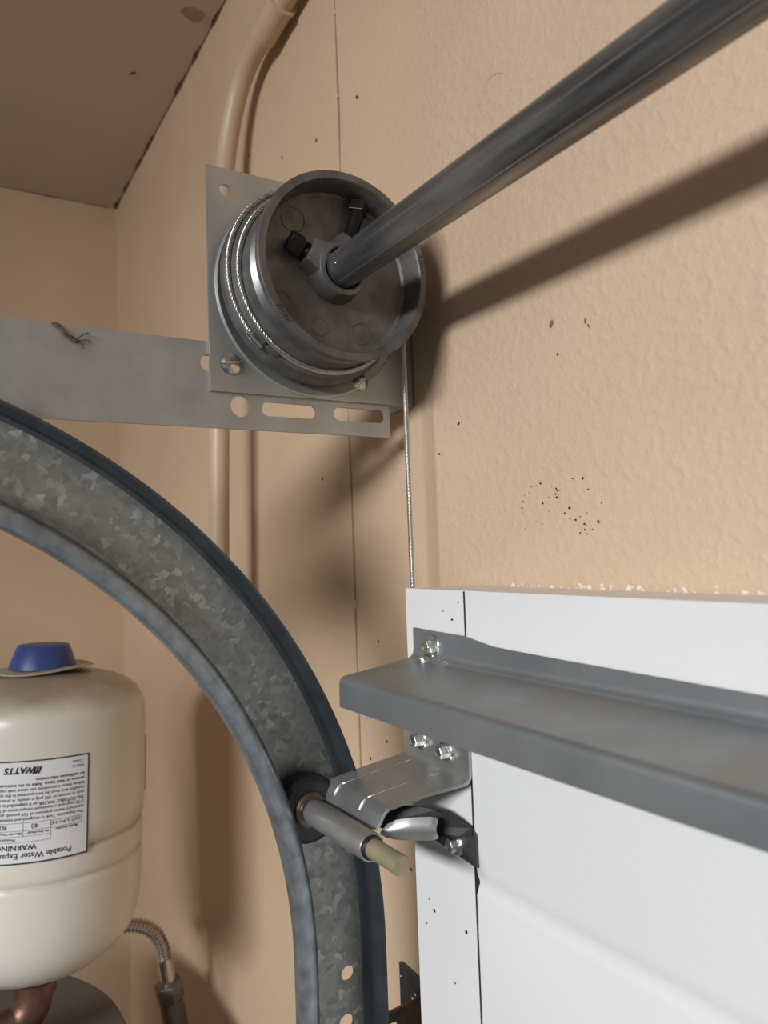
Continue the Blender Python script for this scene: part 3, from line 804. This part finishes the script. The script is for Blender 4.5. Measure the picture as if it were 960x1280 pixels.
# ------------------------------------------------------------------ torsion shaft
sh = empty('torsion_shaft', (1.2, SY, SZ - 0.0127), 'dark steel torsion shaft running from the drum to the upper right', 'shaft')
lathe('tube', [(-0.03, 0.0105), (-0.03, 0.0127), (0.01, 0.0127), (0.2, 0.0127), (0.6, 0.0127), (2.55, 0.0127), (2.55, 0.0105)], (0, SY, SZ), (1, 0, 0), 'shaft', sh, 64)
for ang, ww in ((math.radians(187), 0.0007), (math.radians(241), 0.0004)):
    e = radial(ang); t = Vector((0, -e.z, e.y)); c = Vector((0, SY, SZ))
    secs = []
    for x in (0.058, 0.3, 1.0, 2.5):
        secs.append([c + Vector((x, 0, 0)) + e * 0.0126 - t * ww, c + Vector((x, 0, 0)) + e * 0.01295, c + Vector((x, 0, 0)) + e * 0.0126 + t * ww])
    loft('weld_seam', secs, 'seam', sh, smooth=False)
lathe('set_mark', [(0.0, 0.0014), (0.0003, 0.0010)], Vector((0.064, SY, SZ)) + radial(math.radians(190)) * 0.0127, radial(math.radians(190)), 'seam', sh, 10)

# ------------------------------------------------------------------ jamb bracket (bottom edge)
jb = empty('jamb_bracket', (-0.03, -0.01, 1.75), 'dark zinc angle bracket on the jamb beside the door edge at the bottom', 'bracket')
sheet('wall_leg', [(-0.0485, 1.760), (-0.0140, 1.760), (-0.0140, 1.8650), (-0.0480, 1.8668)], [circle2(-0.03, 1.80, 0.004, 14)], lambda u, v, t: (u, -0.0002 - t, v), 0.0024, 'jamb_br', jb)
sheet('track_leg', [(-0.062, 1.762), (-0.003, 1.760), (-0.003, 1.8549), (-0.062, 1.8525)], [slot2(-0.050, -0.026, 1.842, 0.0035)], lambda u, v, t: (-0.0165 + t, u, v), 0.0024, 'brownsteel', jb)
V, F = merge([fleck(x, z, s, random.uniform(0, 3), 1.6, y=-0.0027, m='stile') for x, z, s in ((-0.028, 1.846, 0.0016), (-0.030, 1.842, 0.0013), (-0.032, 1.838, 0.0015), (-0.0245, 1.852, 0.0009), (-0.045, 1.857, 0.0007), (-0.022, 1.84, 0.0008))])
st = plain('paint_specks', V, F, 'stile', jb); st['kind'] = 'stuff'

# ------------------------------------------------------------------ painted conduit
cd = empty('painted_conduit', (-0.319, -0.049, 2.1), 'tan painted conduit pipe bending up the wall behind the bearing plate', 'conduit')
cpts = [(-0.326, 0.004, 2.085), (-0.3255, -0.025, 2.092), (-0.324, -0.044, 2.115), (-0.3215, -0.049, 2.16), (-0.3192, -0.049, 2.204), (-0.3106, -0.049, 2.3182), (-0.3072, -0.046, 2.4425), (-0.3131, -0.04, 2.5542), (-0.3153, -0.031, 2.6497), (-0.295, -0.0245, 2.711), (-0.262, -0.0205, 2.7395), (-0.2152, -0.0185, 2.7472), (-0.1831, -0.0172, 2.7526)]
tube('pipe', catmull(cpts, 8), 0.0112, 'conduit', cd, 24)
tube('coupling', [(-0.2269, -0.019, 2.7453), (-0.2152, -0.0185, 2.7472), (-0.1831, -0.0172, 2.7526)], 0.0140, 'conduit', cd, 24)
tube('coupling_lip', [(-0.1831, -0.0172, 2.7526), (-0.1781, -0.0171, 2.7532)], 0.0158, 'conduit', cd, 24)
tube('pipe', [(-0.1831, -0.0172, 2.7526), (0.0689, -0.013, 2.7814)], 0.0112, 'conduit', cd, 20)

# ------------------------------------------------------------------ expansion tank
TX, TY, TZ = -0.371, -0.2275, 1.94
tk = empty('expansion_tank', (TX, TY, TZ), 'cream expansion tank hung upside down with printed warning label', 'tank')
prof = [(1.7955, 0.010), (1.796, 0.030), (1.800, 0.050), (1.808, 0.068), (1.820, 0.083), (1.834, 0.0925), (1.850, 0.0975), (1.870, 0.0995), (1.9020, 0.1000), (1.9050, 0.0996), (1.9085, 0.0974), (1.9120, 0.0996), (1.9150, 0.1000), (1.9310, 0.1000), (1.9335, 0.0992), (1.9360, 0.0966), (1.9385, 0.0968), (1.9420, 0.1010), (1.96, 0.1015), (2.035, 0.1015), (2.050, 0.1010), (2.060, 0.0985), (2.068, 0.0935), (2.075, 0.085), (2.081, 0.072), (2.086, 0.052), (2.089, 0.030), (2.090, 0.008)]
lathe('shell', [(z - TZ, r) for z, r in prof], (TX, TY, TZ), (0, 0, 1), 'tank', tk, 96, autos=50)
lathe('valve_cap', [(2.092 - TZ, 0.0325), (2.0945 - TZ, 0.0322), (2.1130 - TZ, 0.0255), (2.1150 - TZ, 0.0240), (2.1155 - TZ, 0.0215)], (TX, TY, TZ), (0, 0, 1), 'blue', tk, 56, autos=30)
# bent card collar under the cap
cv = []
n = 40
vs, fs = [], []
for ri in (0.012, 0.030, 0.045):
    for k in range(n):
        a = 2 * PI * k / n
        vs.append((TX + ri * math.cos(a), TY + ri * math.sin(a) * 1.08, 2.0915 + 0.0022 * math.sin(a) * (ri / 0.045) + 0.0010 * math.sin(3 * a) * (ri / 0.045)))
for i in range(2):
    for k in range(n): fs.append((i * n + k, i * n + (k + 1) % n, (i + 1) * n + (k + 1) % n, (i + 1) * n + k))
mesh('cap_card', vs, fs, 'tag', tk, solid=0.0012, offset=0)
lathe('nipple', [(1.774 - TZ, 0.012), (1.797 - TZ, 0.012), (1.7985 - TZ, 0.022)], (TX, TY, TZ), (0, 0, 1), 'chrome', tk, 24)
# label wrapped round the shell, printed upside down
vd = math.atan2(-0.334 - TY, 0.49 - TX)       # azimuth towards the camera side
LR = math.radians(23.3)
RS = 0.1015
def lab(u, v, t, off=0.0004):
    """u from the label's own left, v up from its own bottom, wrapped and turned upside down"""
    phi = vd + LR - u / RS
    z = 2.0215 - v
    r = RS + off + t
    return (TX + r * math.cos(phi), TY + r * math.sin(phi), z)
LW, LH = 0.130, 0.0905
def strip(u0, u1, v0, v1, off, nu=24):
    vs, fs = [], []
    for k in range(nu + 1):
        uu = u0 + (u1 - u0) * k / nu
        vs += [lab(uu, v0, 0, off), lab(uu, v1, 0, off)]
    for k in range(nu): fs.append((2 * k, 2 * k + 2, 2 * k + 3, 2 * k + 1))
    return vs, fs
V, F = strip(0, LW, 0, LH, 0.0003)
lb = plain('label_sheet', V, F, 'label', tk)
bt = 0.0013
ink = [strip(0, LW, 0, bt, 0.0005), strip(0, LW, LH - bt, LH, 0.0005), strip(0, bt, 0, LH, 0.0005, 1), strip(LW - bt, LW, 0, LH, 0.0005, 1)]
def T(s, size, u0, vtop, bold=0.0, shear=0.0, sp=1.0):
    # vtop: distance of the baseline from the label's own top
    ink.append(text_mesh(s, size, lambda u, v, t: lab(u0 + u, LH - vtop + v, t, 0.0006), 0, shear, bold, 'LEFT', sp))
T('Potable Water Expansion Tank', 0.0071, 0.0150, 0.0095, 0.00006)
T('WARNING', 0.0070, 0.0445, 0.0170, 0.00008)
tl = 0.0003
def rect(u0, u1, v0, v1):
    for s in ((u0, u1, v0, v0 + tl), (u0, u1, v1, v1 + tl)): ink.append(strip(s[0], s[1], LH - s[2] - tl, LH - s[2], 0.0006, 12))
    for uu in (u0, u1): ink.append(strip(uu, uu + tl, LH - v1, LH - v0, 0.0006, 1))
rect(0.033, 0.118, 0.0190, 0.0240)
rect(0.033, 0.118, 0.0240, 0.0290)
rect(0.033, 0.118, 0.0290, 0.0358)
rect(0.0555, 0.088, 0.0240, 0.0358)
rect(0.0065, 0.033, 0.0290, 0.0352)
T('Pressure (PSI)', 0.0038, 0.062, 0.0229, 0.00003)
T('Air Pre-charge', 0.0030, 0.0345, 0.0278, 0.00003)
T('Max. Air Charge', 0.0030, 0.0570, 0.0278, 0.00003)
T('Model Number', 0.0031, 0.010, 0.0282, 0.00003)
T('DET-5-M1-HD', 0.0044, 0.0075, 0.0344)
T('40', 0.0062, 0.0430, 0.0347)
T('80', 0.0062, 0.0690, 0.0347)
para = ['The Expansion Tank is designed and intended for a', 'maximum water pressure of 150 pounds per square', '(150 psig) and a maximum temperature of 200 F.', 'The POTABLE WATER or if suspended in a system with', 'tank in excess of 150 psig is unsafe. A pressure', 'installed and must be incorporated in the system to', 'follow these instructions can cause tank rupture and', 'serious or fatal injury. Refer to the instruction sheet', 'for additional information.']
for k, s in enumerate(para):
    T(s, 0.0040, 0.0045, 0.0402 + k * 0.00425, 0.00004 if k in (3, 7, 8) else 0.00001)
T('WATTS', 0.0076, 0.0455, 0.0845, 0.00035, 0.25, 1.05)
for k in range(3):
    uu = 0.0410 + k * 0.0022
    vs = [lab(uu + 0.0025 + 0.0016, LH - 0.0782, 0, 0.0006), lab(uu + 0.0025, LH - 0.0782, 0, 0.0006), lab(uu, LH - 0.0845, 0, 0.0006), lab(uu + 0.0016, LH - 0.0845, 0, 0.0006)]
    ink.append((vs, [(0, 1, 2, 3)]))
T('Made in', 0.0034, 0.0050, 0.0815)
T('Taiwan', 0.0034, 0.0060, 0.0858)
V, F = merge(ink)
pt = plain('label_print', V, F, 'ink'); pt.parent = lb
# small dark tab on the silhouette side
phi = vd + math.radians(88)
box('side_tab', (TX + 0.101 * math.cos(phi) - 0.004, TY + 0.101 * math.sin(phi) - 0.0005, 1.957), (TX + 0.101 * math.cos(phi) + 0.004, TY + 0.101 * math.sin(phi) + 0.0014, 2.015), 'tag', tk)
tk.rotation_euler = (math.radians(-2.0), 0, 0)

# ------------------------------------------------------------------ copper fitting below the tank
el = empty('copper_elbow', (-0.371, -0.345, 1.70), 'tarnished copper elbow joining the cream tank from below', 'pipe fitting')
ep = [(-0.371, -0.2335, 1.781), (-0.371, -0.2345, 1.770), (-0.3705, -0.238, 1.757), (-0.370, -0.2465, 1.747), (-0.370, -0.259, 1.7435), (-0.370, -0.275, 1.7430), (-0.370, -0.34, 1.743)]
tube('bend', catmull(ep, 6), 0.0178, 'copper', el, 24)
lathe('solder_cup', [(0.0, 0.0195), (0.012, 0.0200), (0.013, 0.018)], (-0.371, -0.2333, 1.770), (0, 0.03, 1), 'copper', el, 28)
tube('drop_pipe', [(-0.370, -0.338, 1.74), (-0.370, -0.345, 1.72), (-0.372, -0.345, 1.699)], 0.0155, 'copper', el, 20)
# short capped branch behind the bend
tube('branch', [(-0.378, -0.240, 1.7640), (-0.420, -0.2170, 1.7735)], 0.0065, 'copper', el, 16)
tube('branch_cap', [(-0.414, -0.2200, 1.7722), (-0.426, -0.2090, 1.7748)], 0.0088, 'copper', el, 16)

# ------------------------------------------------------------------ water heater
wh = empty('water_heater', (-0.4065, -0.3575, 0.0), 'grey round-topped water heater below the cream tank', 'water heater')
lathe('jacket', [(0.0, 0.2135), (1.65, 0.2135), (1.680, 0.2140)], (-0.4065, -0.3575, 0), (0, 0, 1), 'heater', wh, 80)
lathe('top_pan', [(1.678, 0.2165), (1.695, 0.2165), (1.700, 0.2140), (1.700, 0.10), (1.701, 0.01)], (-0.4065, -0.3575, 0), (0, 0, 1), 'heater', wh, 80)

# ------------------------------------------------------------------ flexible connector
fx = empty('flexible_connector', (-0.5, -0.05, 1.55), 'shiny corrugated metal hose curving down with a hex nut beside the tank', 'hose')
fp = catmull([(-0.5, -0.175, 1.7565), (-0.5, -0.1419, 1.7550), (-0.5, -0.1184, 1.7515), (-0.5, -0.0993, 1.7457), (-0.5, -0.0829, 1.7332), (-0.5, -0.0733, 1.7136), (-0.5, -0.0700, 1.6951)], 14)
# corrugated: radius follows arc length
al = [0.0]
for a, b in zip(fp, fp[1:]): al.append(al[-1] + (b - a).length)
N = 330
rp, rr = [], []
i = 0
for k in range(N):
    s = al[-1] * k / (N - 1)
    while i < len(al) - 2 and al[i + 1] < s: i += 1
    f = (s - al[i]) / max(1e-9, al[i + 1] - al[i]); rp.append(fp[i].lerp(fp[i + 1], f))
    rr.append(0.0080 + 0.0011 * math.sin(2 * PI * s / 0.0052))
tube('corrugated_hose', rp, rr, 'chrome', fx, 16, autos=60)
tube('smooth_end', [(-0.5, -0.0702, 1.6975), (-0.5, -0.0655, 1.6640)], 0.0092, 'chrome', fx, 20)
vs, fs = lathe_data([(0.0, 0.0165), (0.0012, 0.0180), (0.0205, 0.0180), (0.022, 0.0165)], (-0.5, -0.0665, 1.6672), (0.0, 0.16, -0.98), 6)
mesh('hex_nut', vs, fs, 'ironpipe', fx, bevel=0.0012)
lathe('nut_ring', [(0.0, 0.0130), (0.003, 0.0135), (0.004, 0.012)], (-0.5, -0.0632, 1.6460), (0.0, 0.16, -0.98), 'chrome', fx, 24)
tube('nipple', [(-0.5, -0.0630, 1.6450), (-0.5, -0.0550, 1.5950), (-0.5, -0.045, 1.53), (-0.5, -0.042, 1.40)], 0.0150, 'ironpipe', fx, 20)

bpy.context.view_layer.update()
